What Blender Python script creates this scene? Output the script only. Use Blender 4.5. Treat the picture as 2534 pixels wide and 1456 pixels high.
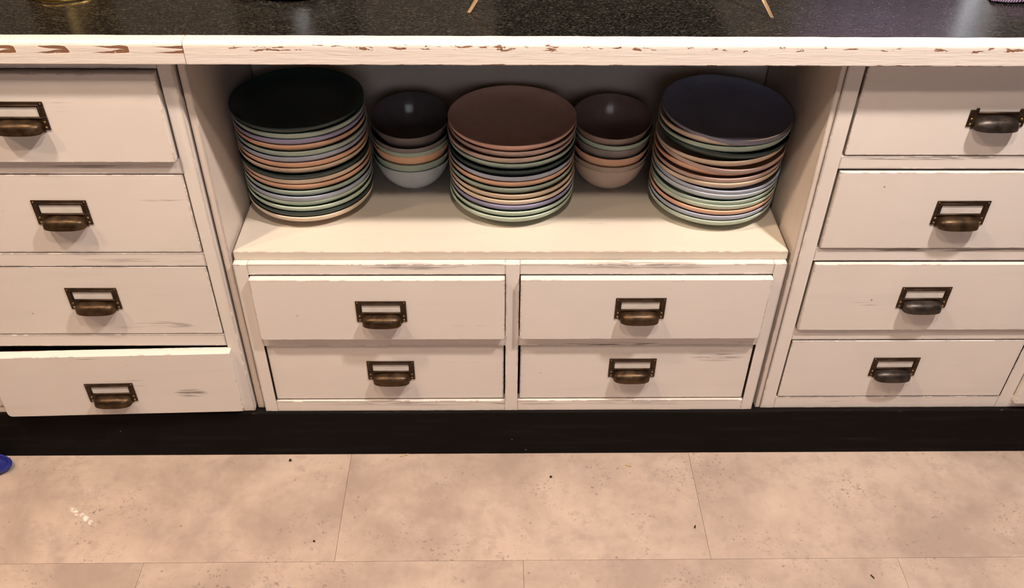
import bpy, bmesh, math, random
from mathutils import Matrix, Vector

for o in list(bpy.data.objects):
    bpy.data.objects.remove(o, do_unlink=True)
scene = bpy.context.scene
C = scene.collection
R = math.radians
random.seed(7)

# ------------------------------------------------------------------ camera
def make_camera():
    p, y, r, f = R(39.142), R(1.2747), R(0.7015), 2254.39
    cp, sp, cy, sy = math.cos(p), math.sin(p), math.cos(y), math.sin(y)
    fw = Vector((sy * cp, cy * cp, -sp)); rt = Vector((cy, -sy, 0)); up = rt.cross(fw)
    cr, sr = math.cos(r), math.sin(r)
    rt, up = cr * rt + sr * up, -sr * rt + cr * up
    cam = bpy.data.cameras.new('camera'); o = bpy.data.objects.new('camera', cam); C.objects.link(o)
    m = Matrix((( rt.x, up.x, -fw.x, 0.0), (rt.y, up.y, -fw.y, -1.2348), (rt.z, up.z, -fw.z, 1.4159), (0, 0, 0, 1)))
    o.matrix_world = m
    cam.sensor_width = 36.0; cam.lens = f / 2534 * 36.0; cam.clip_start = 0.02
    scene.camera = o
make_camera()

# ------------------------------------------------------------------ world, lamps, exposure
world = bpy.data.worlds.new('daylight'); scene.world = world; world.use_nodes = True
bgn = world.node_tree.nodes['Background']
bgn.inputs[0].default_value = (0.93, 0.93, 1.0, 1); bgn.inputs[1].default_value = 4.0
scene.view_settings.view_transform = 'Standard'; scene.view_settings.look = 'None'
scene.view_settings.gamma = 1.0; scene.view_settings.use_curve_mapping = False
scene.view_settings.exposure = -0.09
scene.cycles.max_bounces = 5; scene.cycles.diffuse_bounces = 4; scene.cycles.glossy_bounces = 3; scene.cycles.transmission_bounces = 4
scene.cycles.use_adaptive_sampling = True; scene.cycles.adaptive_threshold = 0.10; scene.cycles.adaptive_min_samples = 16
CEIL = 2.5
#            x      y     watts  colour              aim x
LAMPS = [(-2.10, -0.90,  85, (1.0, 0.72, 0.48), -1.9, 'at the far left end of the row'),
         (-1.05, -0.62, 132, (1.0, 0.76, 0.55), -0.8, 'left of the open alcove'),
         ( 0.05, -1.02,  78, (1.0, 0.81, 0.64),  0.05, 'above the open alcove'),
         ( 0.85, -0.66, 225, (1.0, 0.875, 0.795),  0.75, 'right of the open alcove')]

# ------------------------------------------------------------------ helpers
def tag(o, label=None, cat=None, group=None, kind=None):
    if label: o['label'] = label
    if cat: o['category'] = cat
    if group: o['group'] = group
    if kind: o['kind'] = kind
    return o

def empty(name, loc=(0, 0, 0)):
    o = bpy.data.objects.new(name, None); o.location = loc; o.empty_display_size = 0.05
    C.objects.link(o); return o

def link(name, me, mat=None, parent=None, loc=(0, 0, 0), rot=(0, 0, 0)):
    o = bpy.data.objects.new(name, me); C.objects.link(o)
    o.location = loc; o.rotation_euler = rot
    if parent is not None: o.parent = parent
    if mat is not None:
        if not me.materials: me.materials.append(mat)
        o.material_slots[0].link = 'OBJECT'; o.material_slots[0].material = mat
    return o

def bm_mesh(bm, name, smooth=False, angle=None):
    me = bpy.data.meshes.new(name); bm.normal_update(); bm.to_mesh(me); bm.free()
    if smooth:
        for p in me.polygons: p.use_smooth = True
        if angle is not None: me.set_sharp_from_angle(angle=R(angle))
    return me

def add_box(bm, x0, x1, y0, y1, z0, z1, bevel=0.0, seg=2):
    vs = [bm.verts.new((x, y, z)) for x in (x0, x1) for y in (y0, y1) for z in (z0, z1)]
    fs = [(0, 1, 3, 2), (4, 6, 7, 5), (0, 4, 5, 1), (2, 3, 7, 6), (0, 2, 6, 4), (1, 5, 7, 3)]
    faces = [bm.faces.new([vs[i] for i in f]) for f in fs]
    if bevel > 0:
        es = list({e for f in faces for e in f.edges})
        bmesh.ops.bevel(bm, geom=es, offset=bevel, segments=seg, profile=0.5, affect='EDGES')

def box(name, x0, x1, y0, y1, z0, z1, mat, parent=None, bevel=0.001, seg=2, gap_shade=()):
    """box whose object origin sits at its own base centre; raw = outward directions coloured dark to deepen the shade in the drawer gaps"""
    cx, cy, cz = (x0 + x1) / 2, (y0 + y1) / 2, z0
    bm = bmesh.new(); add_box(bm, x0 - cx, x1 - cx, y0 - cy, y1 - cy, z0 - cz, z1 - cz, bevel, seg)
    bmesh.ops.recalc_face_normals(bm, faces=bm.faces)
    off = Vector((cx, cy, cz))
    if parent is not None: off = off - parent.location
    o = link(name, bm_mesh(bm, name), mat, parent, off)
    if gap_shade:
        o.data.materials.append(M['dark_inside'])
        for p in o.data.polygons:
            if any(p.normal.dot(Vector(d)) > 0.95 for d in gap_shade): p.material_index = 1
    return o

def lathe(profile, seg=64, name='lathe', noise=None):
    bm = bmesh.new(); rings = []
    for r, z in profile:
        if r < 1e-6: rings.append([bm.verts.new((0, 0, z))])
        else: rings.append([bm.verts.new((r * math.cos(2 * math.pi * i / seg), r * math.sin(2 * math.pi * i / seg), z)) for i in range(seg)])
    for a, b in zip(rings, rings[1:]):
        for i in range(seg):
            j = (i + 1) % seg
            if len(a) == 1 and len(b) == 1: continue
            if len(a) == 1: bm.faces.new((a[0], b[j], b[i]))
            elif len(b) == 1: bm.faces.new((a[i], a[j], b[0]))
            else: bm.faces.new((a[i], a[j], b[j], b[i]))
    bmesh.ops.recalc_face_normals(bm, faces=bm.faces)
    return bm_mesh(bm, name, True, 50)

# ------------------------------------------------------------------ materials
class NT:
    def __init__(self, name):
        self.m = bpy.data.materials.new(name); self.m.use_nodes = True
        self.t = self.m.node_tree; self.n = self.t.nodes; self.l = self.t.links
        self.b = self.n['Principled BSDF']
    def node(self, typ, **kw):
        n = self.n.new(typ)
        for k, v in kw.items(): setattr(n, k, v)
        return n
    def put(self, sock, v):
        if hasattr(v, 'is_linked') or isinstance(v, bpy.types.NodeSocket): self.l.new(v, sock)
        else: sock.default_value = v
    def math(self, op, a, b=0.0, c=0.0, clamp=False):
        n = self.node('ShaderNodeMath', operation=op, use_clamp=clamp)
        for i, v in enumerate((a, b, c)): self.put(n.inputs[i], v)
        return n.outputs[0]
    def step(self, v, lo, hi, a=0.0, b=1.0):
        n = self.node('ShaderNodeMapRange', interpolation_type='SMOOTHSTEP')
        self.put(n.inputs[0], v); n.inputs[1].default_value = lo; n.inputs[2].default_value = hi
        n.inputs[3].default_value = a; n.inputs[4].default_value = b
        return n.outputs[0]
    def coords(self, scale=(1, 1, 1), rnd=True, rot=(0, 0, 0), loc=(0, 0, 0)):
        tc = self.node('ShaderNodeTexCoord'); v = tc.outputs['Object']
        if rnd:
            oi = self.node('ShaderNodeObjectInfo'); k = self.math('MULTIPLY', oi.outputs['Random'], 17.0)
            cx = self.node('ShaderNodeCombineXYZ')
            for i in range(3): self.l.new(k, cx.inputs[i])
            ad = self.node('ShaderNodeVectorMath', operation='ADD'); self.l.new(v, ad.inputs[0]); self.l.new(cx.outputs[0], ad.inputs[1]); v = ad.outputs[0]
        mp = self.node('ShaderNodeMapping'); self.l.new(v, mp.inputs[0])
        mp.inputs['Scale'].default_value = scale; mp.inputs['Rotation'].default_value = rot; mp.inputs['Location'].default_value = loc
        return mp.outputs[0]
    def noise(self, vec, scale, detail=3, rough=0.55, dist=0.0):
        n = self.node('ShaderNodeTexNoise'); self.l.new(vec, n.inputs['Vector'])
        n.inputs['Scale'].default_value = scale; n.inputs['Detail'].default_value = detail
        n.inputs['Roughness'].default_value = rough; n.inputs['Distortion'].default_value = dist
        return n.outputs['Fac']
    def mix(self, fac, a, b):
        n = self.node('ShaderNodeMix', data_type='RGBA')
        self.put(n.inputs[0], fac)
        for i, v in ((6, a), (7, b)):
            if isinstance(v, tuple): n.inputs[i].default_value = (*v[:3], 1)
            else: self.l.new(v, n.inputs[i])
        return n.outputs[2]
    def base(self, c):
        if isinstance(c, tuple): self.b.inputs['Base Color'].default_value = (*c[:3], 1)
        else: self.l.new(c, self.b.inputs['Base Color'])
    def rough(self, r): self.put(self.b.inputs['Roughness'], r)
    def bump(self, h, strength, dist):
        n = self.node('ShaderNodeBump'); self.l.new(h, n.inputs['Height'])
        n.inputs['Strength'].default_value = strength; n.inputs['Distance'].default_value = dist
        self.l.new(n.outputs[0], self.b.inputs['Normal'])
    def edge(self, radius):
        bv = self.node('ShaderNodeBevel', samples=2); bv.inputs[0].default_value = radius
        g = self.node('ShaderNodeNewGeometry')
        d = self.node('ShaderNodeVectorMath', operation='DOT_PRODUCT')
        self.l.new(bv.outputs[0], d.inputs[0]); self.l.new(g.outputs['Normal'], d.inputs[1])
        return self.math('SUBTRACT', 1.0, d.outputs['Value'])

def worn_paint(name, col, vertical=False, chip=(0.10, 0.06, 0.04), chip_amt=0.5, scratch_amt=0.6, stains=(), side=0):
    t = NT(name)
    st = (70, 70, 2.2) if vertical else (2.2, 70, 70)
    st2 = (22, 22, 2.0) if vertical else (2.0, 22, 22)
    v0 = t.coords((1, 1, 1))
    vs = t.coords(st); vb = t.coords(st2)
    cloud = t.noise(v0, 7.0, 3, 0.55)
    cloud2 = t.noise(v0, 2.4, 2, 0.5)
    wash = t.noise(vb, 1.6, 4, 0.6)
    c = t.mix(t.step(cloud, 0.35, 0.7), tuple(x * 0.955 for x in col), col)
    c = t.mix(t.step(cloud2, 0.35, 0.7, 0, 0.55), c, (col[0] * 0.95, col[1] * 0.965, col[2] * 0.995))
    c = t.mix(t.step(wash, 0.52, 0.80, 0, 0.22), c, (col[0] * 0.74, col[1] * 0.75, col[2] * 0.76))
    # long thin rubbed scratches, only in patches
    sc = t.noise(vs, 3.0, 3, 0.6, 0.25)
    patch = t.noise(v0, 5.5, 2, 0.5)
    scm = t.math('MULTIPLY', t.step(sc, 0.70 - 0.05 * scratch_amt, 0.76), t.step(patch, 0.58 - 0.08 * scratch_amt, 0.68 - 0.06 * scratch_amt))
    c = t.mix(t.math('MULTIPLY', scm, 0.75), c, (0.16, 0.13, 0.115))
    if stains:
        g = t.node('ShaderNodeNewGeometry'); sp = t.node('ShaderNodeSeparateXYZ'); t.l.new(g.outputs['Position'], sp.inputs[0])
        fine = t.noise(t.coords((9, 90, 230), rnd=False), 1.0, 4, 0.7, 0.5)
        for sx_, sz_, rx_, rz_, k_, dx_ in stains:
            dz = t.math('SUBTRACT', sp.outputs[2], sz_); ddx = t.math('SUBTRACT', sp.outputs[0], sx_)
            if dx_: dz = t.math('ADD', dz, t.math('MULTIPLY', t.math('MULTIPLY', ddx, ddx), dx_))
            q = t.math('ADD', t.math('POWER', t.math('DIVIDE', t.math('ABSOLUTE', ddx), rx_), 2.0), t.math('POWER', t.math('DIVIDE', t.math('ABSOLUTE', dz), rz_), 2.0))
            m_ = t.math('MULTIPLY', t.step(q, 0.1, 1.0, 1, 0), t.step(fine, 0.45, 0.58))
            c = t.mix(t.math('MULTIPLY', m_, k_), c, (0.10, 0.085, 0.08))
    # small pits
    pit = t.node('ShaderNodeTexVoronoi'); t.l.new(v0, pit.inputs['Vector']); pit.inputs['Scale'].default_value = 21
    pm = t.math('MULTIPLY', t.step(pit.outputs['Distance'], 0.028, 0.05, 1, 0), t.step(t.noise(v0, 13, 1), 0.56, 0.62))
    c = t.mix(t.math('MULTIPLY', pm, 0.75), c, (0.20, 0.15, 0.12))
    # chipped edges
    e = t.edge(0.0055)
    cn = t.noise(t.coords((55, 55, 160) if not vertical else (160, 160, 55)), 1.0, 4, 0.65)
    big = t.noise(v0, 9.0, 2, 0.5)
    thr = t.math('ADD', t.math('MINIMUM', t.math('MULTIPLY', e, 4.0), 0.5), t.math('ADD', t.math('MULTIPLY', cn, 0.62), t.math('MULTIPLY', big, 0.55)))
    cm = t.math('MULTIPLY', t.step(thr, 1.17 - 0.13 * chip_amt, 1.205 - 0.13 * chip_amt), t.step(e, 0.02, 0.06))
    if side:
        tcs = t.node('ShaderNodeTexCoord'); sxs = t.node('ShaderNodeSeparateXYZ'); t.l.new(tcs.outputs['Object'], sxs.inputs[0])
        cm = t.math('MULTIPLY', cm, t.step(t.math('MULTIPLY', sxs.outputs[0], float(side)), 0.0, 0.001))
    c = t.mix(t.math('MULTIPLY', cm, 0.92), c, chip)
    t.base(c)
    t.rough(t.step(wash, 0.3, 0.8, 0.36, 0.55))
    t.b.inputs['Specular IOR Level'].default_value = 0.35
    h = t.math('ADD', t.math('MULTIPLY', t.noise(vs, 2.0, 4, 0.6), 0.7), t.math('SUBTRACT', t.math('MULTIPLY', wash, 0.8), t.math('MULTIPLY', cm, 1.2)))
    t.bump(h, 0.35, 0.0006)
    return t.m

WHITE = (0.700, 0.640, 0.595)
M = {}
M['paint'] = worn_paint('worn_white_paint', WHITE, False, (0.13, 0.065, 0.035), 0.75, 0.65,
    stains=[(-0.572, 0.190, 0.034, 0.013, 0.75, 0), (-0.600, 0.346, 0.085, 0.009, 0.6, 1.6), (0.410, 0.262, 0.060, 0.018, 0.55, 0)])
M['paint_rail'] = worn_paint('worn_white_paint_rails', WHITE, False, (0.06, 0.045, 0.04), 1.05, 1.1,
    stains=[(-0.125, 0.473, 0.125, 0.007, 0.8, 0), (0.25, 0.474, 0.16, 0.008, 0.6, 0), (0.21, 0.2965, 0.10, 0.0045, 1.0, 0), (0.68, 0.6840, 0.15, 0.004, 0.8, 0), (0.76, 0.5055, 0.22, 0.0045, 0.8, 0),
            (-0.60, 0.671, 0.12, 0.004, 0.7, 0), (-0.10, 0.141, 0.30, 0.006, 0.6, 0), (0.3, 0.141, 0.16, 0.005, 0.5, 0), (-0.60, 0.488, 0.14, 0.005, 0.4, 0)])
M['paint_stile'] = worn_paint('worn_white_paint_stiles', WHITE, True, (0.06, 0.045, 0.04), 0.6, 0.6)
M['paint_stile_l'] = worn_paint('worn_white_paint_chipped_left_edge', WHITE, True, (0.05, 0.04, 0.036), 1.5, 0.8, side=-1)
M['paint_stile_r'] = worn_paint('worn_white_paint_chipped_right_edge', WHITE, True, (0.05, 0.04, 0.036), 1.5, 0.8, side=1)
M['paint_shelf'] = worn_paint('cream_shelf_paint', (0.60, 0.535, 0.455), False, (0.22, 0.10, 0.05), 1.3, 0.2)
M['paint_inside'] = worn_paint('alcove_wall_paint', (0.66, 0.575, 0.51), True, (0.06, 0.045, 0.04), 1.3, 0.1)

def edging_paint(name, loops):
    t = NT(name)
    v0 = t.coords((1, 1, 1), rnd=False); tc = t.node('ShaderNodeTexCoord')
    sx = t.node('ShaderNodeSeparateXYZ'); t.l.new(tc.outputs['Object'], sx.inputs[0])
    x, y, z = sx.outputs
    grain = t.noise(t.coords((3.0, 60, 60), rnd=False), 2.0, 5, 0.65, 0.6)
    curl = t.noise(t.coords((13, 60, 130), rnd=False), 1.3, 4, 0.6, 1.2)
    c = t.mix(t.step(grain, 0.45, 0.75, 0, 0.35), WHITE, (0.56, 0.51, 0.47))
    c = t.mix(t.step(curl, 0.58, 0.68, 0, 0.30), c, (0.50, 0.45, 0.41))
    brown = t.mix(t.noise(v0, 160, 2), (0.13, 0.048, 0.024), (0.27, 0.12, 0.05))
    if loops:
        # growth-ring loops whose closed ends have lost their paint
        per = 0.080
        u = t.math('FRACT', t.math('ADD', t.math('DIVIDE', x, per), t.math('MULTIPLY', t.noise(v0, 9.0, 1), 0.9)))
        wob = t.math('MULTIPLY', t.math('SUBTRACT', t.noise(v0, 40, 2), 0.5), 0.004)
        zc = t.math('ADD', t.math('SUBTRACT', z, 0.0225), wob)
        arm = t.math('MULTIPLY', t.math('SQRT', t.math('MAXIMUM', t.math('SUBTRACT', 1.0, u), 0.0)), 0.0046)
        dist = t.math('ABSOLUTE', t.math('SUBTRACT', t.math('ABSOLUTE', zc), t.math('ADD', arm, 0.0012)))
        wd = t.math('ADD', t.math('MULTIPLY', t.step(u, 0.35, 0.97), 0.0034), 0.0001)
        cm = t.math('MULTIPLY', t.step(t.math('DIVIDE', dist, wd), 0.6, 1.0, 1, 0), t.step(u, 0.3, 0.6))
        cm = t.math('MULTIPLY', cm, t.step(t.noise(v0, 60, 2), 0.28, 0.36))
        end = t.math('MULTIPLY', t.step(u, 0.0, 0.03, 1, 0), t.step(t.math('ABSOLUTE', zc), 0.007, 0.009, 1, 0))
        c = t.mix(t.math('MULTIPLY', end, 0.6), c, (0.80, 0.74, 0.68))
    else:
        n1 = t.noise(t.coords((38, 120, 150), rnd=False), 1.0, 4, 0.65, 0.4)
        n2 = t.noise(t.coords((5.5, 9, 9), rnd=False), 1.0, 2, 0.5)
        band = t.step(t.math('ABSOLUTE', t.math('SUBTRACT', z, 0.0255)), 0.0015, 0.0075, 1, 0)
        low = t.step(z, 0.001, 0.0034, 1, 0)
        front = t.step(y, -0.0075, -0.0065, 1, 0)
        a = t.math('ADD', n1, t.math('MULTIPLY', n2, 0.42))
        k = t.math('ADD', a, t.math('SUBTRACT', t.math('MULTIPLY', band, 0.16), 0.16))
        k2 = t.math('ADD', a, t.math('SUBTRACT', t.math('MULTIPLY', low, 0.20), 0.20))
        cm = t.math('MULTIPLY', t.math('MAXIMUM', t.step(k, 0.775, 0.80), t.step(k2, 0.72, 0.75)), front)
    c = t.mix(t.math('MULTIPLY', cm, 0.95), c, brown)
    t.base(c); t.rough(0.42); t.b.inputs['Specular IOR Level'].default_value = 0.4
    h = t.math('SUBTRACT', t.math('ADD', t.math('MULTIPLY', curl, 0.9), t.math('MULTIPLY', grain, 0.8)), t.math('MULTIPLY', cm, 1.0))
    t.bump(h, 0.5, 0.0012)
    return t.m
M['edging_loops'] = edging_paint('worn_white_edging_with_grain_loops', True)
M['edging'] = edging_paint('worn_white_edging', False)

def laminate():
    t = NT('black_speckled_laminate'); v = t.coords((1, 2.2, 1), rnd=False)
    n = t.noise(v, 260, 3, 0.6); n2 = t.noise(v, 30, 3, 0.6); v3 = t.coords((0.5, 1.4, 1), rnd=False)
    n3 = t.noise(v3, 420, 2, 0.6)
    c = t.mix(t.step(n, 0.45, 0.72), (0.003, 0.0028, 0.0026), (0.060, 0.055, 0.045))
    c = t.mix(t.step(n3, 0.66, 0.74), c, (0.13, 0.115, 0.09))
    c = t.mix(t.step(n2, 0.4, 0.65, 0, 0.5), c, (0.006, 0.0055, 0.005))
    t.base(c); t.rough(t.step(n, 0.3, 0.7, 0.15, 0.25)); t.b.inputs['Specular IOR Level'].default_value = 0.4; t.bump(n, 0.08, 0.0003)
    return t.m
M['laminate'] = laminate()

def black_paint():
    t = NT('worn_black_paint'); v = t.coords((1, 1, 1), rnd=False)
    n = t.noise(t.coords((3, 50, 50), rnd=False), 2.0, 4, 0.6)
    c = t.mix(t.step(n, 0.5, 0.8), (0.0075, 0.0062, 0.006), (0.016, 0.013, 0.012))
    vo = t.node('ShaderNodeTexVoronoi'); t.l.new(v, vo.inputs['Vector']); vo.inputs['Scale'].default_value = 26
    pm = t.math('MULTIPLY', t.step(vo.outputs['Distance'], 0.03, 0.055, 1, 0), t.step(t.noise(v, 15, 1), 0.60, 0.64))
    c = t.mix(pm, c, (0.16, 0.14, 0.13))
    e = t.edge(0.003); cn = t.noise(t.coords((40, 120, 120), rnd=False), 1.0, 3, 0.6)
    cm = t.math('MULTIPLY', t.step(e, 0.05, 0.12), t.step(cn, 0.66, 0.70))
    c = t.mix(cm, c, (0.34, 0.17, 0.08))
    t.base(c); t.rough(0.75); t.b.inputs['Specular IOR Level'].default_value = 0.06
    return t.m
M['black'] = black_paint()

def floor_mat():
    t = NT('beige_stone_floor_tile')
    v = t.coords((1, 1, 1)); tc = t.node('ShaderNodeTexCoord')
    a = t.noise(v, 5.0, 5, 0.62, 0.3); b = t.noise(v, 16, 5, 0.65, 0.4); f = t.noise(v, 95, 3, 0.6)
    c = t.mix(t.step(a, 0.30, 0.72), (0.335, 0.256, 0.214), (0.500, 0.396, 0.328))
    c = t.mix(t.step(b, 0.48, 0.72, 0, 0.55), c, (0.315, 0.242, 0.212))
    c = t.mix(t.step(t.noise(v, 8, 3, 0.6), 0.55, 0.75, 0, 0.5), c, (0.53, 0.425, 0.355))
    c = t.mix(t.step(t.noise(v, 42, 4, 0.65), 0.52, 0.70, 0, 0.35), c, (0.30, 0.235, 0.205))
    sp = t.math('MULTIPLY', t.step(t.noise(v, 150, 3, 0.65), 0.58, 0.66), t.step(t.noise(v, 11, 4, 0.65), 0.47, 0.66))
    c = t.mix(t.math('MULTIPLY', sp, 0.8), c, (0.17, 0.138, 0.128))
    vo = t.node('ShaderNodeTexVoronoi'); t.l.new(v, vo.inputs['Vector']); vo.inputs['Scale'].default_value = 30
    dots = t.math('MULTIPLY', t.step(vo.outputs['Distance'], 0.05, 0.10, 1, 0), t.step(t.noise(v, 19, 1), 0.57, 0.63))
    c = t.mix(t.math('MULTIPLY', dots, 0.55), c, (0.17, 0.13, 0.11))
    # a dried white paint smear, fixed in the room
    g = t.node('ShaderNodeNewGeometry'); mp = t.node('ShaderNodeMapping', vector_type='TEXTURE'); t.l.new(g.outputs['Position'], mp.inputs[0])
    mp.inputs['Location'].default_value = (-0.782, -0.156, 0); mp.inputs['Rotation'].default_value = (0, 0, R(-34))
    mp.inputs['Scale'].default_value = (0.052, 0.007, 1)
    ln = t.node('ShaderNodeVectorMath', operation='LENGTH'); t.l.new(mp.outputs[0], ln.inputs[0])
    sm = t.math('MULTIPLY', t.step(ln.outputs['Value'], 0.5, 1.0, 1, 0), t.step(t.noise(t.coords((120, 120, 1), rnd=False), 1.0, 3), 0.46, 0.58))
    c = t.mix(t.math('MULTIPLY', sm, 0.8), c, (0.80, 0.76, 0.72))
    t.base(c); t.rough(t.step(b, 0.3, 0.7, 0.42, 0.6)); t.b.inputs['Specular IOR Level'].default_value = 0.3
    t.bump(f, 0.15, 0.0005)
    return t.m
M['tile'] = floor_mat()

def simple(name, col, rough=0.5, metal=0.0, spec=0.5, var=0.0, vscale=30, bump=0.0):
    t = NT(name); v = t.coords((1, 1, 1))
    if var > 0:
        n = t.noise(v, vscale, 3, 0.6)
        t.base(t.mix(t.step(n, 0.3, 0.7), tuple(x * (1 - var) for x in col), tuple(min(1, x * (1 + var)) for x in col)))
        t.rough(t.step(n, 0.3, 0.7, rough * 0.85, min(1, rough * 1.15)))
        if bump: t.bump(n, bump, 0.0005)
    else:
        n = t.noise(v, 60, 2, 0.5)
        t.base(t.mix(n, tuple(x * 0.97 for x in col), tuple(min(1, x * 1.03) for x in col))); t.rough(rough)
    t.b.inputs['Metallic'].default_value = metal; t.b.inputs['Specular IOR Level'].default_value = spec
    return t.m
M['bronze'] = simple('aged_bronze', (0.050, 0.030, 0.018), 0.48, 0.7, 0.5, 0.35, 55)
M['bronze_cup'] = simple('rubbed_bronze', (0.062, 0.037, 0.019), 0.40, 0.75, 0.5, 0.45, 60)
M['bronze_dark'] = simple('blackened_bronze', (0.055, 0.044, 0.038), 0.40, 0.75, 0.5, 0.4, 60)
M['brass'] = simple('brass_screw', (0.26, 0.17, 0.07), 0.4, 0.9, 0.5, 0.25, 80)
M['card'] = simple('paper_label_card', (0.62, 0.575, 0.535), 0.7, 0, 0.2, 0.05, 40)
M['drawer_wood'] = simple('raw_drawer_wood', (0.22, 0.15, 0.095), 0.7, 0, 0.2, 0.2, 20)
M['dark_inside'] = simple('carcass_wood_and_gap_shade', (0.060, 0.042, 0.030), 0.8, 0, 0.1, 0.2, 20)  # carcass wood; also painted on frame faces toward the openings as gap shade
M['slab'] = simple('dark_tile_bedding', (0.30, 0.23, 0.185), 0.9, 0, 0.1, 0.2, 20)
M['plaster'] = simple('warm_white_plaster', (0.55, 0.48, 0.41), 0.8, 0, 0.2, 0.05, 6)
M['front_wall'] = simple('dim_clay_wall', (0.16, 0.13, 0.11), 0.9, 0, 0.1, 0.08, 6)
M['back_wall'] = simple('dark_taupe_wall', (0.13, 0.115, 0.10), 0.8, 0, 0.2, 0.08, 6)
M['ceil'] = simple('ceiling_paint', (0.45, 0.40, 0.35), 0.9, 0, 0.1, 0.03, 6)

# ------------------------------------------------------------------ the setting
Y_WALL, X_L, X_R, Y_F = 0.64, -3.2, 3.2, -3.0
def wall_box(name, *a, mat='plaster'):
    o = box(name, *a, M[mat], None, 0.0); return tag(o, kind='structure')
fl = wall_box('floor', X_L, X_R, Y_F, Y_WALL, -0.10, -0.004, mat='slab')
wall_box('ceiling', X_L, X_R, Y_F, Y_WALL, CEIL, CEIL + 0.08, mat='ceil')
wall_box('wall_left', X_L - 0.1, X_L, Y_F, Y_WALL, -0.10, CEIL + 0.08)
wall_box('wall_right', X_R, X_R + 0.1, Y_F, Y_WALL, -0.10, CEIL + 0.08)
FX0, FX1, FZ0, FZ1 = -0.30, 0.95, 1.00, 2.10
def pierced_wall(name, y0, y1, x0, x1, z0, z1, mat):
    bm = bmesh.new()
    for a, b, c, d in [(X_L - 0.1, x0, -0.10, CEIL + 0.08), (x1, X_R + 0.1, -0.10, CEIL + 0.08), (x0, x1, -0.10, z0), (x0, x1, z1, CEIL + 0.08)]:
        add_box(bm, a, b, y0, y1, c, d)
    bmesh.ops.recalc_face_normals(bm, faces=bm.faces)
    tag(link(name, bm_mesh(bm, name), M[mat]), kind='structure')
pierced_wall('wall_front', Y_F - 0.1, Y_F, FX0, FX1, FZ0, FZ1, 'front_wall')
# back wall with one window opening above the worktop
WX0, WX1, WZ0, WZ1 = 0.63, 1.090, 1.00, 1.75
pierced_wall('wall_back', Y_WALL, Y_WALL + 0.12, WX0, WX1, WZ0, WZ1, 'back_wall')
win = tag(empty('window_1', ((WX0 + WX1) / 2, Y_WALL + 0.06, WZ0)), kind='structure')
M['win_paint'] = simple('white_window_paint', (0.7, 0.68, 0.65), 0.4)
for n, a in [('window_sill', (WX0, WX1, Y_WALL + 0.03, Y_WALL + 0.09, WZ0, WZ0 + 0.03)), ('window_head', (WX0, WX1, Y_WALL + 0.04, Y_WALL + 0.08, WZ1 - 0.035, WZ1)),
             ('window_jamb', (WX0, WX0 + 0.035, Y_WALL + 0.04, Y_WALL + 0.08, WZ0 + 0.03, WZ1 - 0.035)), ('window_jamb', (WX1 - 0.012, WX1, Y_WALL + 0.04, Y_WALL + 0.08, WZ0 + 0.03, WZ1 - 0.035))]:
    box(n, *a, M['win_paint'], win, 0.002)
tg = NT('window_glass'); tg.b.inputs['Transmission Weight'].default_value = 1.0; tg.rough(0.0); tg.b.inputs['IOR'].default_value = 1.02
box('pane', WX0 + 0.035, WX1 - 0.012, Y_WALL + 0.058, Y_WALL + 0.061, WZ0 + 0.03, WZ1 - 0.035, tg.m, win, 0.0)
# window in the wall behind the photographer: its daylight reaches into the alcove and glints in the bowls
wf = tag(empty('window_2', ((FX0 + FX1) / 2, Y_F - 0.05, FZ0)), kind='structure')
for n, a in [('window_sill', (FX0, FX1, Y_F - 0.08, Y_F - 0.02, FZ0, FZ0 + 0.04)), ('window_head', (FX0, FX1, Y_F - 0.07, Y_F - 0.03, FZ1 - 0.04, FZ1)), ('window_jamb', (FX0, FX0 + 0.04, Y_F - 0.07, Y_F - 0.03, FZ0 + 0.04, FZ1 - 0.04)),
             ('window_jamb', (FX1 - 0.04, FX1, Y_F - 0.07, Y_F - 0.03, FZ0 + 0.04, FZ1 - 0.04)), ('window_mullion', ((FX0 + FX1) / 2 - 0.05, (FX0 + FX1) / 2 + 0.05, Y_F - 0.07, Y_F - 0.03, FZ0 + 0.04, FZ1 - 0.04))]:
    box(n, *a, M['win_paint'], wf, 0.002)
for a, b in ((FX0 + 0.04, (FX0 + FX1) / 2 - 0.05), ((FX0 + FX1) / 2 + 0.05, FX1 - 0.04)):
    box('pane', a, b, Y_F - 0.052, Y_F - 0.049, FZ0 + 0.04, FZ1 - 0.04, tg.m, wf, 0.0)
for nm, x, y, z, w, h, rx in (('daylight_portal', (FX0 + FX1) / 2, Y_F - 0.09, (FZ0 + FZ1) / 2, FX1 - FX0, FZ1 - FZ0, 90), ('daylight_portal', (WX0 + WX1) / 2, Y_WALL + 0.10, (WZ0 + WZ1) / 2, WX1 - WX0, WZ1 - WZ0, -90)):
    P = bpy.data.lights.new(nm, 'AREA'); P.shape = 'RECTANGLE'; P.size = w; P.size_y = h; P.cycles.is_portal = True
    po = bpy.data.objects.new(nm, P); C.objects.link(po); po.location = (x, y, z); po.rotation_euler = (R(rx), 0, 0)
    po.parent = wf if y < 0 else win; po.location -= po.parent.location
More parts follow.
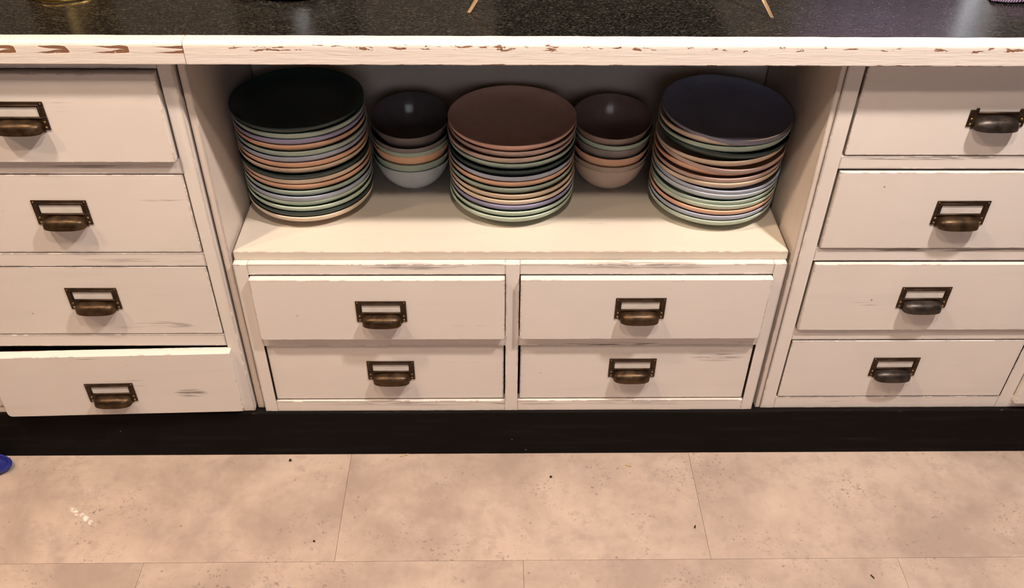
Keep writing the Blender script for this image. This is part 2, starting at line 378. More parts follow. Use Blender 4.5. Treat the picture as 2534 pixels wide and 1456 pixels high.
# mauve sheer curtain over most of the window
tcur = NT('sheer_mauve_cloth'); vv = tcur.coords((1, 1, 1), rnd=False)
tcur.base(tcur.mix(tcur.noise(vv, 40, 2), (0.46, 0.38, 0.46), (0.52, 0.43, 0.52))); tcur.rough(0.9); tcur.b.inputs['Transmission Weight'].default_value = 0.0
tr = tcur.node('ShaderNodeBsdfTranslucent'); tr.inputs[0].default_value = (0.85, 0.76, 0.88, 1)
ms = tcur.node('ShaderNodeMixShader'); ms.inputs[0].default_value = 0.6
tcur.l.new(tcur.b.outputs[0], ms.inputs[1]); tcur.l.new(tr.outputs[0], ms.inputs[2]); tcur.l.new(ms.outputs[0], tcur.n['Material Output'].inputs[0])
bm = bmesh.new(); N = 60; rows = []
for z in (0.0, 0.25, 0.5, 0.8):
    rows.append([bm.verts.new((-0.17 + 0.34 * i / N, 0.008 * math.sin(i * 1.05) + 0.003 * math.sin(i * 2.3 + z * 4), z)) for i in range(N + 1)])
for a, b in zip(rows, rows[1:]):
    for i in range(N): bm.faces.new((a[i], a[i + 1], b[i + 1], b[i]))
cu = link('sheer_curtain', bm_mesh(bm, 'sheer_curtain', True), tcur.m, None, (0.812, Y_WALL - 0.02, 0.985))
sd = cu.modifiers.new('thick', 'SOLIDIFY'); sd.thickness = 0.0015
tag(cu, 'mauve sheer curtain hanging over the window behind the worktop', 'curtain')

# floor tiles: two brick-bonded courses run through the picture
TW, TD = 0.6825, 0.3415
bm = bmesh.new(); add_box(bm, -TW / 2 + 0.00025, TW / 2 - 0.00025, -TD / 2 + 0.00025, TD / 2 - 0.00025, -0.0042, 0.0, 0.0002, 1)
bmesh.ops.recalc_face_normals(bm, faces=bm.faces)
tile_me = bm_mesh(bm, 'floor_tile')
for r_ in range(9):
    yc = -0.2603 + TD / 2 - r_ * TD
    x0 = (-0.2929 if r_ % 2 == 0 else 0.0478) + TW / 2
    for k in range(-5, 6):
        xc = x0 + k * TW
        if xc - TW / 2 < X_L or xc + TW / 2 > X_R or yc - TD / 2 < Y_F: continue
        o = link('floor_tile', tile_me, M['tile'], fl, Vector((xc, yc, 0)) - fl.location)

# ceiling spotlights (out of view): a recessed ring, a lens and the lamp itself
ring_me = lathe([(0.030, 0.0), (0.048, 0.0), (0.052, 0.004), (0.052, 0.010), (0.036, 0.010), (0.030, 0.004), (0.030, 0.0)], 32, 'trim_ring')
M['lens'] = simple('frosted_lamp_lens', (0.8, 0.8, 0.78), 0.5)
M['steel'] = simple('brushed_steel', (0.55, 0.52, 0.48), 0.28, 1.0, 0.5, 0.06, 30)
for x, y, w, col, ax, where in LAMPS:
    e = tag(empty('ceiling_spotlight', (x, y, CEIL - 0.012)), 'recessed ceiling spotlight ' + where, 'lamp', 'row of ceiling spotlights')
    link('trim_ring', ring_me, M['steel'], e, (0, 0, 0.001))
    L = bpy.data.lights.new('lamp', 'SPOT'); L.energy = w; L.color = col; L.spot_size = R(118); L.spot_blend = 0.7; L.shadow_soft_size = 0.05
    lo = bpy.data.objects.new('lamp', L); C.objects.link(lo); lo.parent = e; lo.location = (0, 0, -0.035)
    d = Vector((ax, -0.10, 0.35)) - Vector((x, y, CEIL - 0.05)); lo.rotation_euler = d.to_track_quat('-Z', 'Y').to_euler()

# ------------------------------------------------------------------ plinth and worktop
pl = box('cabinet_plinth', -1.46, 1.50, -0.0085, 0.50, 0.0005, 0.1215, M['black'], None, 0.0025)
tag(pl, 'long black painted plinth under the white drawer cabinets', 'plinth')

wt = tag(empty('worktop', (0.0, 0.30, 0.855)), 'black speckled worktop with a worn white wooden front edge', 'worktop')
box('laminate_top', -1.47, 1.51, -0.0143, Y_WALL - 0.003, 0.8575, 0.8895, M['laminate'], wt, 0.0008)
def edging(x0, x1, mat, label):
    prof = []
    y0, y1, z0, z1, r = -0.0365, -0.0146, 0.0, 0.0348, 0.0075
    prof += [(y1, z0), (y0 + 0.0018, z0), (y0, z0 + 0.0018), (y0, z0 + 0.0050), (y0, z1 - r - 0.0030)]
    for k in range(7):
        a = k / 6 * math.pi / 2
        prof.append((y0 + r - r * math.cos(a), z1 - r + r * math.sin(a)))
    prof += [(y0 + r + 0.0020, z1), (y1, z1 - 0.0002)]
    bm = bmesh.new(); n = max(2, int((x1 - x0) / 0.03)); rings = []
    rnd = random.Random(int(x0 * 100)); cx, cy = (x0 + x1) / 2, (y0 + y1) / 2
    for i in range(n + 1):
        x = x0 + (x1 - x0) * i / n
        jy = rnd.uniform(-0.0003, 0.0003); jz = rnd.uniform(-0.0003, 0.0003)
        rings.append([bm.verts.new((x - cx, y - cy + (0 if y > y1 - 1e-6 else jy), z + jz)) for y, z in prof])
    m_ = len(prof)
    for a, b in zip(rings, rings[1:]):
        for i in range(m_): bm.faces.new((a[i], a[(i + 1) % m_], b[(i + 1) % m_], b[i]))
    bm.faces.new(rings[0]); bm.faces.new(rings[-1][::-1])
    bmesh.ops.recalc_face_normals(bm, faces=bm.faces)
    o = link('edge_strip', bm_mesh(bm, 'edge_strip', True, 40), mat, wt, Vector((cx, cy, 0.855)) - wt.location)
    o['label'] = label
edging(-1.47, -0.4335, M['edging_loops'], 'white edge strip with brown-tipped grain loops')
edging(-0.4325, 1.51, M['edging'], 'white edge strip with small brown paint chips')

# ------------------------------------------------------------------ drawer pulls
PW, PH = 0.088, 0.0465          # back plate of the label-holder pull
def plate_mesh(broken=False):
    bm = bmesh.new(); t = 0.0016
    wx0, wx1, wz0, wz1 = -0.0335, 0.0335, -0.0245, -0.0088     # label window, z measured down from the plate top
    X0, X1, Z0, Z1 = -PW / 2, PW / 2, -PH, 0.0
    def b(x0, x1, z0, z1, y0=-t, y1=0.0, bev=0.0004): add_box(bm, x0, x1, y0, y1, z0, z1, bev, 1)
    if not broken:
        b(X0, X1, wz1, Z1); b(X0, wx0, wz0, wz1); b(wx1, X1, wz0, wz1); b(X0, X1, Z0, wz0)
        # raised ridge round the window
        rr = 0.0022
        b(wx0 - rr - 0.002, wx1 + rr + 0.002, wz1 + 0.002, wz1 + 0.002 + rr, -t - 0.0014, -t + 0.0004, 0.0006)
        b(wx0 - rr - 0.002, wx0 - 0.002, wz0 - 0.001, wz1 + 0.002, -t - 0.0014, -t + 0.0004, 0.0006)
        b(wx1 + 0.002, wx1 + rr + 0.002, wz0 - 0.001, wz1 + 0.002, -t - 0.0014, -t + 0.0004, 0.0006)
        b(wx0 - rr - 0.002, wx1 + rr + 0.002, wz0 - 0.0026, wz0 - 0.0006, -t - 0.0014, -t + 0.0004, 0.0006)
    else:
        zt = -0.0195
        b(X0, X1, Z0, zt - 0.0020); b(X0, X0 + 0.013, zt - 0.003, zt + 0.0012); b(X1 - 0.013, X1, zt - 0.003, zt + 0.0012)
        b(X0 + 0.008, X0 + 0.0125, zt, zt + 0.0040, -t - 0.001, 0.0); b(X1 - 0.0125, X1 - 0.008, zt, zt + 0.0030, -t - 0.001, 0.0)
        b(X0 + 0.012, X1 - 0.012, zt - 0.0042, zt - 0.0024, -t - 0.0014, -t + 0.0004, 0.0006)
    bmesh.ops.recalc_face_normals(bm, faces=bm.faces)
    return bm_mesh(bm, 'label_plate', True, 40)
def cup_mesh():
    """bin pull: boxy quarter-ellipsoid shell, open underneath"""
    bm = bmesh.new(); a, b, h, z0 = 0.0345, 0.0195, 0.0190, -0.0472
    NU, NV = 26, 9; grid = []
    sg = lambda v, p: math.copysign(abs(v) ** p, v)
    for j in range(NV + 1):
        ph = math.pi / 2 * j / NV; row = []
        for i in range(NU + 1):
            th = math.pi * i / NU
            rr = abs(math.sin(th)) ** 0.50
            x = a * sg(math.cos(th), 0.72)
            row.append(bm.verts.new((x, -b * rr * math.sin(ph) ** 0.62 - 0.0008, z0 + h * rr * math.cos(ph) ** 0.66)))
        grid.append(row)
    for j in range(NV):
        for i in range(NU): bm.faces.new((grid[j][i], grid[j][i + 1], grid[j + 1][i + 1], grid[j + 1][i]))
    bmesh.ops.remove_doubles(bm, verts=bm.verts, dist=1e-6)
    bmesh.ops.recalc_face_normals(bm, faces=bm.faces)
    # flanges that carry the cup below the plate on both sides
    geom = bmesh.ops.solidify(bm, geom=list(bm.faces), thickness=0.0013)
    bmesh.ops.recalc_face_normals(bm, faces=bm.faces)
    for s in (-1, 1):
        add_box(bm, min(s * 0.031, s * 0.036), max(s * 0.031, s * 0.036), -0.0016, 0.0, -0.0505, -0.0440, 0.0006, 1)
    return bm_mesh(bm, 'cup_pull', True, 60)
screw_me = lathe([(0, 0.0013), (0.0012, 0.0011), (0.0020, 0.0004), (0.0021, 0.0)], 12, 'screw')
plate_me, plate_broken_me, cup_me = plate_mesh(), plate_mesh(True), cup_mesh()
bm = bmesh.new(); add_box(bm, -0.0345, 0.0345, -0.0005, 0.0, -0.0252, -0.0080); bmesh.ops.recalc_face_normals(bm, faces=bm.faces)
card_me = bm_mesh(bm, 'label_card')

def add_pull(drawer, x, z, yface, broken=False, dark=False, rot=0.0):
    """pull parts as sub-parts of a drawer; x, z = top centre of the plate, in world axes"""
    base = Vector((x, yface, z)) - drawer.location
    def put(name, me, mat, loc=(0, 0, 0), r=(0, 0, 0)):
        return link(name, me, mat, drawer, base + Vector(loc), r)
    put('label_plate', plate_broken_me if broken else plate_me, M['bronze'])
    put('cup_pull', cup_me, M['bronze_dark'] if dark else M['bronze_cup'])
    if not broken: put('label_card', card_me, M['card'], (0, -0.0001, 0))
    pts = [(-0.0385, -0.0335), (0.0385, -0.0335), (-0.0385, -0.0425), (0.0385, -0.0425)]
    if not broken: pts += [(-0.0405, -0.0035), (0.0405, -0.0035)]
    for i, (sx, sz) in enumerate(pts):
        s = put('screw', screw_me, M['brass'], (sx, -0.0015, sz), (R(90), 0, 0))
        if i > 3: s.scale = (0.6, 0.6, 0.8)

# ------------------------------------------------------------------ drawers and cabinets
def drawer(parent, x0, x1, z0, z1, yface, depth=0.30, pull=None, label=None, rot=0.0, corner=0.0025, rnd_bev=0.0013, **kw):
    """front panel and box as one mesh, origin at the front panel's base centre"""
    th = 0.018; cx, cz = (x0 + x1) / 2, z0; w = x1 - x0; h = z1 - z0
    bm = bmesh.new()
    add_box(bm, -w / 2, w / 2, 0, th, 0, h)
    bmesh.ops.bevel(bm, geom=[e for e in bm.edges if abs(e.verts[0].co.y - e.verts[1].co.y) > 0.001 and max(e.verts[0].co.z, e.verts[1].co.z) < h / 2], offset=corner, segments=3, profile=0.5, affect='EDGES')
    bmesh.ops.bevel(bm, geom=[e for e in bm.edges if max(v.co.y for v in e.verts) < 0.0005], offset=rnd_bev, segments=2, profile=0.5, affect='EDGES')
    nf = len(bm.faces)
    s = 0.008; d = depth; ins = 0.006
    add_box(bm, -w / 2 + ins, -w / 2 + ins + s, th - 0.001, d, 0.006, h - 0.018)
    add_box(bm, w / 2 - ins - s, w / 2 - ins, th - 0.001, d, 0.006, h - 0.018)
    add_box(bm, -w / 2 + ins, w / 2 - ins, d - s, d, 0.006, h - 0.018)
    add_box(bm, -w / 2 + ins, w / 2 - ins, th - 0.001, d, 0.006, 0.012)
    bmesh.ops.recalc_face_normals(bm, faces=bm.faces)
    bm.faces.ensure_lookup_table()
    for i, f in enumerate(bm.faces): f.material_index = 0 if f.calc_center_median().y < th + 0.0005 else 1
    me = bm_mesh(bm, 'drawer'); me.materials.append(M['paint']); me.materials.append(M['drawer_wood'])
    o = bpy.data.objects.new('drawer', me); C.objects.link(o); o.parent = parent
    wl = Vector((cx, yface, cz)); o.location = wl
    if pull:
        add_pull(o, pull[0], pull[1], yface, **kw)
    o.location = wl - parent.location
    o.rotation_euler = (0, 0, rot)
    if label: o['label'] = label
    return o

def carcass(parent, x0, x1, z0, z1, y0, y1, ends=True):
    bm = bmesh.new(); t = 0.012
    if ends:
        add_box(bm, x0, x0 + t, y0, y1, z0, z1); add_box(bm, x1 - t, x1, y0, y1, z0, z1)
    add_box(bm, x0 + t, x1 - t, y1 - t, y1, z0, z1); add_box(bm, x0 + t, x1 - t, y0, y1 - t, z0, z0 + 0.008)
    add_box(bm, x0 + t, x1 - t, y0, y1 - t, z1 - t, z1)
    bmesh.ops.recalc_face_normals(bm, faces=bm.faces)
    for v in bm.verts: v.co -= parent.location
    return link('carcass', bm_mesh(bm, 'carcass'), M['dark_inside'], parent)

ZT = 0.8545      # underside of worktop
ZB = 0.1225      # top of plinth
def cabinet(name, label, x0, x1, cols, rows, yf, stile_ends, grp=None):
    """cols: (x0, x1) openings; rows: (z0, z1) openings, top to bottom"""
    e = tag(empty(name, ((x0 + x1) / 2, 0.25, ZB)), label, 'cabinet')
    th = 0.020
    carcass(e, x0 + 0.002, x1 - 0.002, ZB + 0.0005, ZT, yf + th, 0.48)
    xs = [x0] + [v for c in cols for v in c] + [x1]
    for i in range(0, len(xs), 2):
        last = i == len(xs) - 2
        box('stile', xs[i], xs[i + 1], yf, yf + th, ZB, ZT, M['paint_stile_r' if last and x0 < 0 else 'paint_stile_l' if i == 0 and x0 > 0 else 'paint_stile'], e, 0.0022 if last and x0 < 0 else 0.0004, 2,
            gap_shade=([] if i == 0 else [(-1, 0, 0)]) + ([] if last else [(1, 0, 0)]))
    zs = [ZT] + [v for r_ in rows for v in (r_[1], r_[0])] + [ZB]
    for c0, c1 in cols:
        for i in range(0, len(zs), 2):
            box('rail', c0, c1, yf, yf + th, zs[i + 1], zs[i], M['paint_rail'], e, 0.0003, 1, gap_shade=[(0, 0, -1)])
    return e

G = 0.0022    # gap round a drawer front
# --- left cabinet
LR = [(0.682, 0.8345), (0.5025, 0.6575), (0.3210, 0.4760), (0.1365, 0.2945)]
LC = [(-1.369, -0.941), (-0.917, -0.4890)]
YL = -0.004
cl = cabinet('drawer_cabinet', 'white painted drawer cabinet left of the alcove, its bottom drawer pulled out', -1.41, -0.4662, LC, LR, YL, None)
c0, c1 = LC[1]
drawer(cl, c0 + G, c1 - 0.0035, 0.6830, 0.8300, YL - 0.009, pull=(-0.7085, 0.7865), label='top drawer standing slightly proud under the worktop')
drawer(cl, c0 + G, c1 - G, LR[1][0] + G, LR[1][1] - 0.0020, YL + 0.0005, pull=(-0.6985, 0.6085))
drawer(cl, c0 + G, c1 - G, LR[2][0] + G, LR[2][1] - 0.0020, YL + 0.0005, pull=(-0.6980, 0.4290), label='drawer with curved dark scratches near its lower edge')
drawer(cl, -0.9235, -0.4825, 0.1370, 0.2880, -0.0245, pull=(-0.7165, 0.2200), rot=R(1.6), corner=0.008, label='bottom drawer pulled out and slightly askew')
c0, c1 = LC[0]
for (a, b_) in LR: drawer(cl, c0 + G, c1 - G, a + G, b_ - G, YL, pull=((c0 + c1) / 2, (a + b_) / 2 + 0.03))
# --- right cabinet
RR = [(0.6875, 0.8450), (0.5095, 0.6650), (0.3270, 0.4830), (0.1520, 0.3015)]
RC = [(0.5405, 0.9790), (1.0035, 1.4420)]
YR = 0.0
cr_ = cabinet('drawer_cabinet', 'white painted drawer cabinet right of the alcove, all drawers shut', 0.5155, 1.485, RC, RR, YR, None)
c0, c1 = RC[0]
drawer(cr_, c0 + 0.0045, c1 - G, RR[0][0] + G, RR[0][1] - G, YR - 0.0005, pull=(0.7625, 0.7875), broken=True, dark=True, label='top drawer whose pull has lost its label frame')
drawer(cr_, c0 + 0.0045, c1 - G, RR[1][0] + G, RR[1][1] - 0.0045, YR - 0.004, pull=(0.7600, 0.6075))
drawer(cr_, c0 + 0.0042, c1 - G, RR[2][0] + G, RR[2][1] - 0.0040, YR - 0.006, pull=(0.7520, 0.4300), dark=True)
drawer(cr_, c0 + 0.0034, c1 - G, RR[3][0] + G, RR[3][1] - 0.0032, YR - 0.0005, pull=(0.7490, 0.2565), dark=True)
c0, c1 = RC[1]
for (a, b_) in RR: drawer(cr_, c0 + G, c1 - G, a + G - 0.012 * (a < 0.2), b_ - G, YR - 0.012, pull=((c0 + c1) / 2, (a + b_) / 2 + 0.03))

# --- low drawer chest in the middle, its board forms the alcove floor
ZS = 0.496
YM = -0.004
MX0, MX1 = -0.4457, 0.4972
mc = tag(empty('drawer_chest', ((MX0 + MX1) / 2, 0.16, ZB)), 'low white four-drawer chest carrying the plates and bowls', 'cabinet')
th = 0.020; ZMT = 0.4785
carcass(mc, MX0 + 0.002, MX1 - 0.002, ZB + 0.0005, ZMT - 0.001, YM + th, 0.32)
box('shelf_board', -0.4450, 0.4990, 0.0090, 0.3290, ZMT, ZS, M['paint_shelf'], mc, 0.0014)['label'] = 'cream painted board with a chipped front edge'
for a, b_ in ((MX0, -0.4225), (0.0165, 0.0400), (0.4765, MX1)):
    box('stile', a, b_, YM, YM + th, ZB, ZMT, M['paint_stile_l' if a < -0.4 else 'paint_stile_r' if a > 0.4 else 'paint_stile'], mc, 0.0004, gap_shade=[(1, 0, 0)] if a < -0.4 else [(-1, 0, 0)] if a > 0.4 else [(1, 0, 0), (-1, 0, 0)])
MROW = [(0.3160, 0.4570), (0.1485, 0.2925)]
for a, b_ in ((-0.4225, 0.0165), (0.0400, 0.4765)):
    for z0, z1 in ((0.4570, ZMT), (0.2925, 0.3160), (ZB, 0.1485)):
        box('rail', a, b_, YM, YM + th, z0, z1, M['paint_rail'], mc, 0.0003, 1, gap_shade=[(0, 0, -1)])
drawer(mc, -0.4205, 0.0150, 0.3175, 0.4535, YM - 0.0115, 0.28, pull=(-0.2010, 0.4080), corner=0.006)
drawer(mc, 0.0420, 0.4750, 0.3175, 0.4538, YM - 0.0115, 0.28, pull=(0.2520, 0.4140), corner=0.006)
drawer(mc, -0.4205, 0.0140, 0.1520, 0.2905, YM + 0.004, 0.28, pull=(-0.1970, 0.2510))
drawer(mc, 0.0440, 0.4738, 0.1520, 0.2900, YM + 0.004, 0.28, pull=(0.2545, 0.2555))

# --- alcove lining: two side panels and a back panel
al = tag(empty('alcove_lining', (0.0275, 0.17, ZB)), 'white painted side and back panels of the alcove between the cabinets', 'panelling')
box('side_panel', -0.4624, -0.4500, 0.0050, 0.332, ZB, ZT, M['paint_inside'], al, 0.0012)
box('side_panel', 0.5050, 0.5142, 0.0010, 0.332, ZB, ZT, M['paint_inside'], al, 0.0012)
box('back_panel', -0.4495, 0.5045, 0.332, 0.342, ZB, ZT, M['paint_inside'], al, 0.0)

# ------------------------------------------------------------------ crockery
COL = {'dark green': (0.012, 0.032, 0.030), 'sage green': (0.34, 0.43, 0.365), 'pale green': (0.46, 0.55, 0.455), 'lilac': (0.30, 0.28, 0.44),
       'peach': (0.70, 0.42, 0.28), 'beige': (0.62, 0.49, 0.37), 'mauve': (0.45, 0.33, 0.29), 'grey blue': (0.36, 0.40, 0.50), 'cream': (0.70, 0.58, 0.45),
       'slate blue': (0.18, 0.18, 0.245), 'charcoal': (0.11, 0.095, 0.10), 'grey': (0.20, 0.175, 0.17), 'peach pink': (0.66, 0.39, 0.31), 'pale blue': (0.46, 0.51, 0.57), 'brown': (0.24, 0.17, 0.15), 'taupe': (0.42, 0.33, 0.27), 'blush': (0.52, 0.40, 0.34)}
def glaze(name, col, rough):
    t = NT(name); v = t.coords((1, 1, 1)); n = t.noise(v, 26, 3, 0.6)
    t.base(t.mix(t.step(n, 0.3, 0.7), tuple(x * 0.93 for x in col), tuple(min(1, x * 1.05) for x in col)))
    t.rough(rough); t.b.inputs['Specular IOR Level'].default_value = 0.4
    return t.m
GL = {k: glaze('glaze_' + k.replace(' ', '_'), v, 0.38) for k, v in COL.items()}
GLB = {k: glaze('bowl_glaze_' + k.replace(' ', '_'), v, 0.18) for k, v in COL.items()}
PR = 0.112
plate_prof = [(0, 0.0058), (0.054, 0.0058), (0.0555, 0.0004), (0.0570, 0.0), (0.0605, 0.0), (0.0620, 0.0006), (0.0640, 0.0058), (0.088, 0.0085), (0.1010, 0.0122), (0.1072, 0.0165),
              (0.1102, 0.0205), (0.1116, 0.0246), (0.1120, 0.0268), (0.1116, 0.0274), (0.1106, 0.0276), (0.1096, 0.0270), (0.1075, 0.0240), (0.1030, 0.0195), (0.0950, 0.0155), (0.082, 0.0125), (0.060, 0.0110), (0, 0.0108)]
plate_lathe = lathe(plate_prof, 72, 'dinner_plate')
bowl_prof = [(0, 0.0042), (0.0215, 0.0042), (0.0225, 0.0004), (0.0235, 0), (0.0265, 0), (0.0275, 0.0006), (0.0290, 0.0042), (0.0400, 0.0090), (0.0495, 0.0170), (0.0570, 0.0270), (0.0628, 0.0380), (0.0674, 0.0500), (0.0704, 0.0600),
             (0.0706, 0.0614), (0.0702, 0.0622), (0.0695, 0.0620), (0.0688, 0.0600), (0.0657, 0.0500), (0.0610, 0.0385), (0.0552, 0.0280), (0.0475, 0.0183), (0.0375, 0.0108), (0.0270, 0.0072), (0, 0.0068)]
bowl_lathe = lathe(bowl_prof, 64, 'rice_bowl')
ORD = ['top', 'second', 'third', 'fourth', 'fifth', 'sixth', 'seventh', 'eighth', 'ninth', 'tenth', 'eleventh', 'twelfth', 'thirteenth', 'fourteenth', 'fifteenth', 'sixteenth']
def ordinal(i, n, stack):
    if i == 0: return 'topmost in %s' % stack
    if i == n - 1: return 'at the bottom of %s' % stack
    return '%s from top in %s' % (ORD[i], stack)
def stack_plates(cols, b, tp, tilt, stack, grp, pitch, jit, seed):
    """cols top to bottom; b / tp = centre (x, y) of lowest and highest plate; tilt = (rx, ry) of the highest plate"""
    n = len(cols); rnd = random.Random(seed)
    for i, c in enumerate(cols):
        k = (n - 1 - i) / (n - 1)
        j = 0 if i in (0, n - 1) else jit
        x = b[0] + (tp[0] - b[0]) * k + (rnd.uniform(0, j) if b[0] < 0 else rnd.uniform(-j, 0) if b[0] > 0.2 else rnd.uniform(-j, j)); y = b[1] + (tp[1] - b[1]) * k + rnd.uniform(-j, j)
        o = link('dinner_plate', plate_lathe, GL[c], None, (x, y, ZS + 0.0003 + pitch * (n - 1 - i)), (R(tilt[0]) * k, R(tilt[1]) * k, rnd.uniform(0, 6.28)))
        tag(o, '%s plate, %s' % (c, ordinal(i, n, stack)), 'plate', grp)
stack_plates(['dark green', 'sage green', 'lilac', 'peach', 'sage green', 'grey blue', 'peach', 'beige', 'dark green', 'beige', 'peach', 'sage green', 'grey blue', 'pale green', 'pale green', 'dark green', 'cream'],
             (-0.3355, 0.182), (-0.3355, 0.170), (0.0, 0.0), 'the stack by the left alcove wall', 'plates stacked at the left', 0.0112, 0.0022, 3)
stack_plates(['peach pink', 'mauve', 'blush', 'sage green', 'dark green', 'grey blue', 'peach', 'sage green', 'beige', 'cream', 'lilac', 'pale green', 'pale green'],
             (0.028, 0.181), (0.028, 0.190), (0.0, 0.0), 'the stack between the two bowl stacks', 'plates stacked in the middle', 0.0113, 0.0014, 5)
stack_plates(['slate blue', 'beige', 'sage green', 'dark green', 'beige', 'mauve', 'peach', 'mauve', 'beige', 'grey blue', 'pale blue', 'sage green', 'pale green', 'peach', 'grey blue', 'pale green'],
             (0.3895, 0.170), (0.3905, 0.154), (3.5, 0.0), 'the stack by the right alcove wall', 'plates stacked at the right', 0.0114, 0.0014, 9)
def stack_bowls(cols, zs_, x, y, dx, dy, tilt, stack, grp):
    """zs_ = height of each rim above the lowest rim, top to bottom"""
    n = len(cols); H = 0.062
    for i, (c, z) in enumerate(zip(cols, zs_)):
        k = (n - 1 - i) / (n - 1); a = R(tilt) * k
        rim = Vector((x + dx[i], y + dy * k, ZS + 0.0003 + H + z)); foot = rim - Vector((0, -math.sin(a), math.cos(a))) * H
        o = link('rice_bowl', bowl_lathe, GLB[c], None, foot, (a, 0, 0))
        tag(o, '%s bowl, %s' % (c, ordinal(i, n, stack)), 'bowl', grp)
stack_bowls(['charcoal', 'grey', 'sage green', 'peach', 'sage green', 'pale blue'], [0.0860, 0.0620, 0.0500, 0.0380, 0.0180, 0.0], -0.1535, 0.232, [0.0015, 0.0008, 0.0006, 0.0, 0.0, 0.0], -0.016, 7.5,
            'the stack beside the left plates', 'bowls stacked at the left')
stack_bowls(['brown', 'sage green', 'grey', 'peach', 'taupe', 'blush'], [0.0830, 0.0660, 0.0540, 0.0330, 0.0130, 0.0], 0.2085, 0.232, [-0.0015, 0.0012, 0.0005, 0.0, 0.0, 0.0], -0.014, 7.0,
            'the stack beside the right plates', 'bowls stacked at the right')

# ------------------------------------------------------------------ things standing on the worktop (only their feet are in view)
ZC = 0.8897
M['gold'] = simple('polished_brass', (0.50, 0.33, 0.10), 0.28, 1.0, 0.5, 0.05, 20)
g = tag(empty('brass_pot', (-0.660, 0.163, ZC)), 'polished brass pot standing on the worktop at the far left', 'pot')
link('pot_body', lathe([(0, 0.001), (0.058, 0.001), (0.060, 0.004), (0.0605, 0.012), (0.0600, 0.11), (0.0625, 0.113), (0.0625, 0.116), (0.0580, 0.116), (0.0575, 0.010), (0, 0.009)], 64, 'pot_body'), M['gold'], g)
link('foot_ring', lathe([(0.056, 0.0), (0.0630, 0.0), (0.0640, 0.002), (0.0630, 0.0045), (0.0600, 0.005), (0.056, 0.002), (0.056, 0.0)], 64, 'foot_ring'), M['gold'], g)
s = tag(empty('steel_pan', (-0.314, 0.208, ZC)), 'brushed steel saucepan standing on the worktop beside the brass pot', 'pan')
link('pan_body', lathe([(0, 0.0005), (0.098, 0.0005), (0.1035, 0.006), (0.1045, 0.014), (0.1045, 0.105), (0.1075, 0.109), (0.1070, 0.111), (0.1020, 0.108), (0.1015, 0.012), (0, 0.008)], 72, 'pan_body'), M['steel'], s)
bm = bmesh.new(); prev = None
for i in range(13):
    a = math.pi * i / 12; cx_, cy_ = 0.038 * math.cos(a), 0.104 + 0.040 * math.sin(a)
    nx, ny = math.cos(a), math.sin(a); ring = []
    for kk in range(8):
        b_ = 2 * math.pi * kk / 8; ring.append(bm.verts.new((cx_ + 0.005 * math.cos(b_) * nx, cy_ + 0.005 * math.cos(b_) * ny, 0.085 + 0.005 * math.sin(b_))))
    if prev:
        for kk in range(8): bm.faces.new((prev[kk], prev[(kk + 1) % 8], ring[(kk + 1) % 8], ring[kk]))
    prev = ring
bmesh.ops.recalc_face_normals(bm, faces=bm.faces)
hm = bm_mesh(bm, 'loop_handle', True)
for rz in (0.0, math.pi): link('loop_handle', hm, M['steel'], s, (0, 0, 0), (0, 0, rz))

M['black_gloss'] = simple('black_lacquer', (0.006, 0.006, 0.007), 0.25)
M['leg_brass'] = simple('dull_brass_leg', (0.17, 0.11, 0.055), 0.5, 0.6, 0.5, 0.1, 40)
k_ = tag(empty('black_stand', (0.184, 0.165, ZC)), 'black lacquered box on four splayed flat brass legs on the worktop', 'stand')
bm = bmesh.new(); add_box(bm, -0.185, 0.185, -0.075, 0.125, 0.050, 0.165, 0.018, 4); bmesh.ops.recalc_face_normals(bm, faces=bm.faces)
link('stand_body', bm_mesh(bm, 'stand_body', True, 40), M['black_gloss'], k_)
def leg_mesh(foot, top):
    bm = bmesh.new(); f, t_ = Vector(foot), Vector(top); d = (t_ - f).normalized()
    side = Vector((math.copysign(1, -f.x), 0, 0)); side = (side - d * side.dot(d)).normalized(); dep = d.cross(side)
    vs = []
    for p, w in ((f, 0.0028), (t_, 0.0042)):
        for a, b_ in ((-1, -1), (1, -1), (1, 1), (-1, 1)):
            q = p + side * w * a + dep * 0.0022 * b_
            if p is f: q.z = 0.0
            vs.append(bm.verts.new(q))
    for q in ((0, 1, 2, 3), (7, 6, 5, 4), (0, 4, 5, 1), (1, 5, 6, 2), (2, 6, 7, 3), (3, 7, 4, 0)): bm.faces.new([vs[i] for i in q])
    bmesh.ops.recalc_face_normals(bm, faces=bm.faces); return bm_mesh(bm, 'leg')
for foot, top in [((-0.2238, -0.0945, 0), (-0.180, -0.060, 0.062)), ((0.2222, -0.1100, 0), (0.182, -0.062, 0.062)),
                  ((-0.2238, 0.145, 0), (-0.180, 0.105, 0.062)), ((0.2222, 0.145, 0), (0.182, 0.105, 0.062))]:
    link('leg', leg_mesh(foot, top), M['leg_brass'], k_)

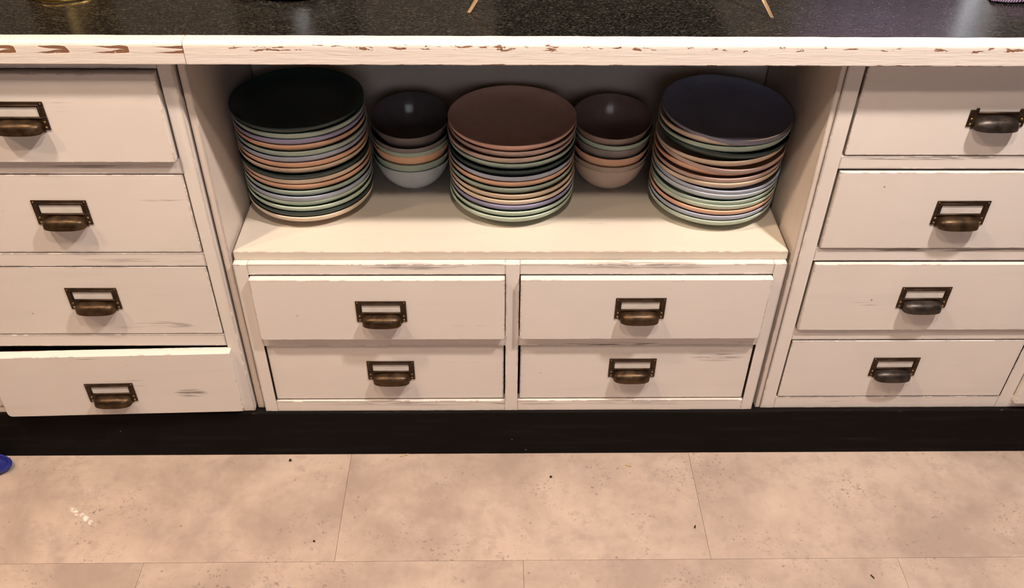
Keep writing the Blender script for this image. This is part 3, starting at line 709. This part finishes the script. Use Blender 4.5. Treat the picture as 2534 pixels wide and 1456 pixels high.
# crumpled purple ribbed cloth at the right
tc_ = NT('purple_ribbed_cloth'); v_ = tc_.coords((1, 1, 1), rnd=False)
wv = tc_.node('ShaderNodeTexWave'); tc_.l.new(tc_.coords((1, 1.6, 0.6), rnd=False, rot=(0, 0, R(25))), wv.inputs['Vector']); wv.inputs['Scale'].default_value = 95; wv.inputs['Distortion'].default_value = 2.5
tc_.base(tc_.mix(wv.outputs['Fac'], (0.045, 0.030, 0.075), (0.30, 0.22, 0.32))); tc_.rough(0.85); tc_.bump(wv.outputs['Fac'], 0.6, 0.002)
bm = bmesh.new(); NX, NY = 44, 26; rnd = random.Random(4); grid = []
for j in range(NY + 1):
    row = []
    for i in range(NX + 1):
        u, v = i / NX * 2 - 1, j / NY * 2 - 1
        ang = math.atan2(v, u); rr = max(abs(u), abs(v))
        lim = 1 + 0.10 * math.sin(ang * 5 + 1.1) + 0.06 * math.sin(ang * 11)
        x = 0.085 * u * lim; y = 0.060 * v * lim
        h = (1 - rr ** 3.2) * (0.022 + 0.006 * math.sin(u * 7 + v * 3) + 0.005 * math.sin(v * 9 - u * 4)) 
        row.append(bm.verts.new((x, y, max(0.0, h))))
    grid.append(row)
for a, b_ in zip(grid, grid[1:]):
    for i in range(NX): bm.faces.new((a[i], a[i + 1], b_[i + 1], b_[i]))
bmesh.ops.recalc_face_normals(bm, faces=bm.faces)
cloth = link('crumpled_cloth', bm_mesh(bm, 'crumpled_cloth', True), tc_.m, None, (0.857, 0.160, ZC + 0.0032), (0, 0, R(-12)))
sd = cloth.modifiers.new('thick', 'SOLIDIFY'); sd.thickness = 0.003; sd.offset = -1
tag(cloth, 'crumpled purple ribbed cloth lying on the worktop at the right', 'cloth')

# ------------------------------------------------------------------ on the floor
tb = NT('blue_plastic'); tb.base(tb.mix(tb.noise(tb.coords(), 30, 2), (0.016, 0.020, 0.16), (0.022, 0.028, 0.21))); tb.rough(0.35)
dish = lathe([(0, 0.001), (0.050, 0.001), (0.058, 0.004), (0.0620, 0.012), (0.0625, 0.017), (0.0605, 0.0195), (0.0560, 0.0185), (0.0530, 0.010), (0.047, 0.006), (0, 0.005)], 48, 'plastic_dish')
o = link('plastic_dish', dish, tb.m, None, (-1.0180, -0.0405, 0.0002)); o.scale = (1.0, 0.46, 0.8)
tag(o, 'blue plastic oval dish on the floor against the black plinth', 'dish')
M['crumb'] = simple('dark_crumb', (0.035, 0.022, 0.014), 0.8, 0, 0.2, 0.3, 200)
M['straw'] = simple('straw_bit', (0.55, 0.40, 0.20), 0.8, 0, 0.2, 0.2, 200)
def crumb(x, y, r_, seed, lab, mat='crumb', stretch=(1, 1, 1), rz=0.0):
    rnd = random.Random(seed); bm = bmesh.new(); bmesh.ops.create_icosphere(bm, subdivisions=2, radius=r_)
    for v in bm.verts:
        v.co *= rnd.uniform(0.75, 1.15); v.co.x *= stretch[0]; v.co.y *= stretch[1]; v.co.z *= stretch[2]
    lo = min(v.co.z for v in bm.verts)
    for v in bm.verts: v.co.z -= lo
    o = link('crumb', bm_mesh(bm, 'crumb', True), M[mat], None, (x, y, 0.0001), (0, 0, rz)); tag(o, lab, 'crumb', 'crumbs on the floor')
crumb(-0.413, -0.0245, 0.0028, 1, 'dark crumb on the floor close to the plinth, left of centre')
crumb(-0.336, -0.2175, 0.0020, 2, 'tiny dark crumb on the floor near a tile corner, left of centre')
crumb(0.107, -0.0700, 0.0024, 3, 'dark crumb on the floor in the middle of a tile, below the centre stile')
crumb(-0.187, -0.0120, 0.0030, 4, 'thin straw bit lying against the plinth', 'straw', (3.4, 0.45, 0.4), R(25))
crumb(0.263, -0.0420, 0.0030, 5, 'pale straw bit on the floor right of centre near the plinth', 'straw', (2.2, 0.5, 0.4), R(-15))
crumb(0.372, -0.1900, 0.0026, 6, 'curled dark fibre on the floor beside the right tile joint', 'crumb', (0.6, 1.7, 0.4), R(-20))
crumb(0.672, -0.3000, 0.0030, 7, 'dark fibre on the floor at the lower right', 'crumb', (0.5, 1.9, 0.4), R(30))
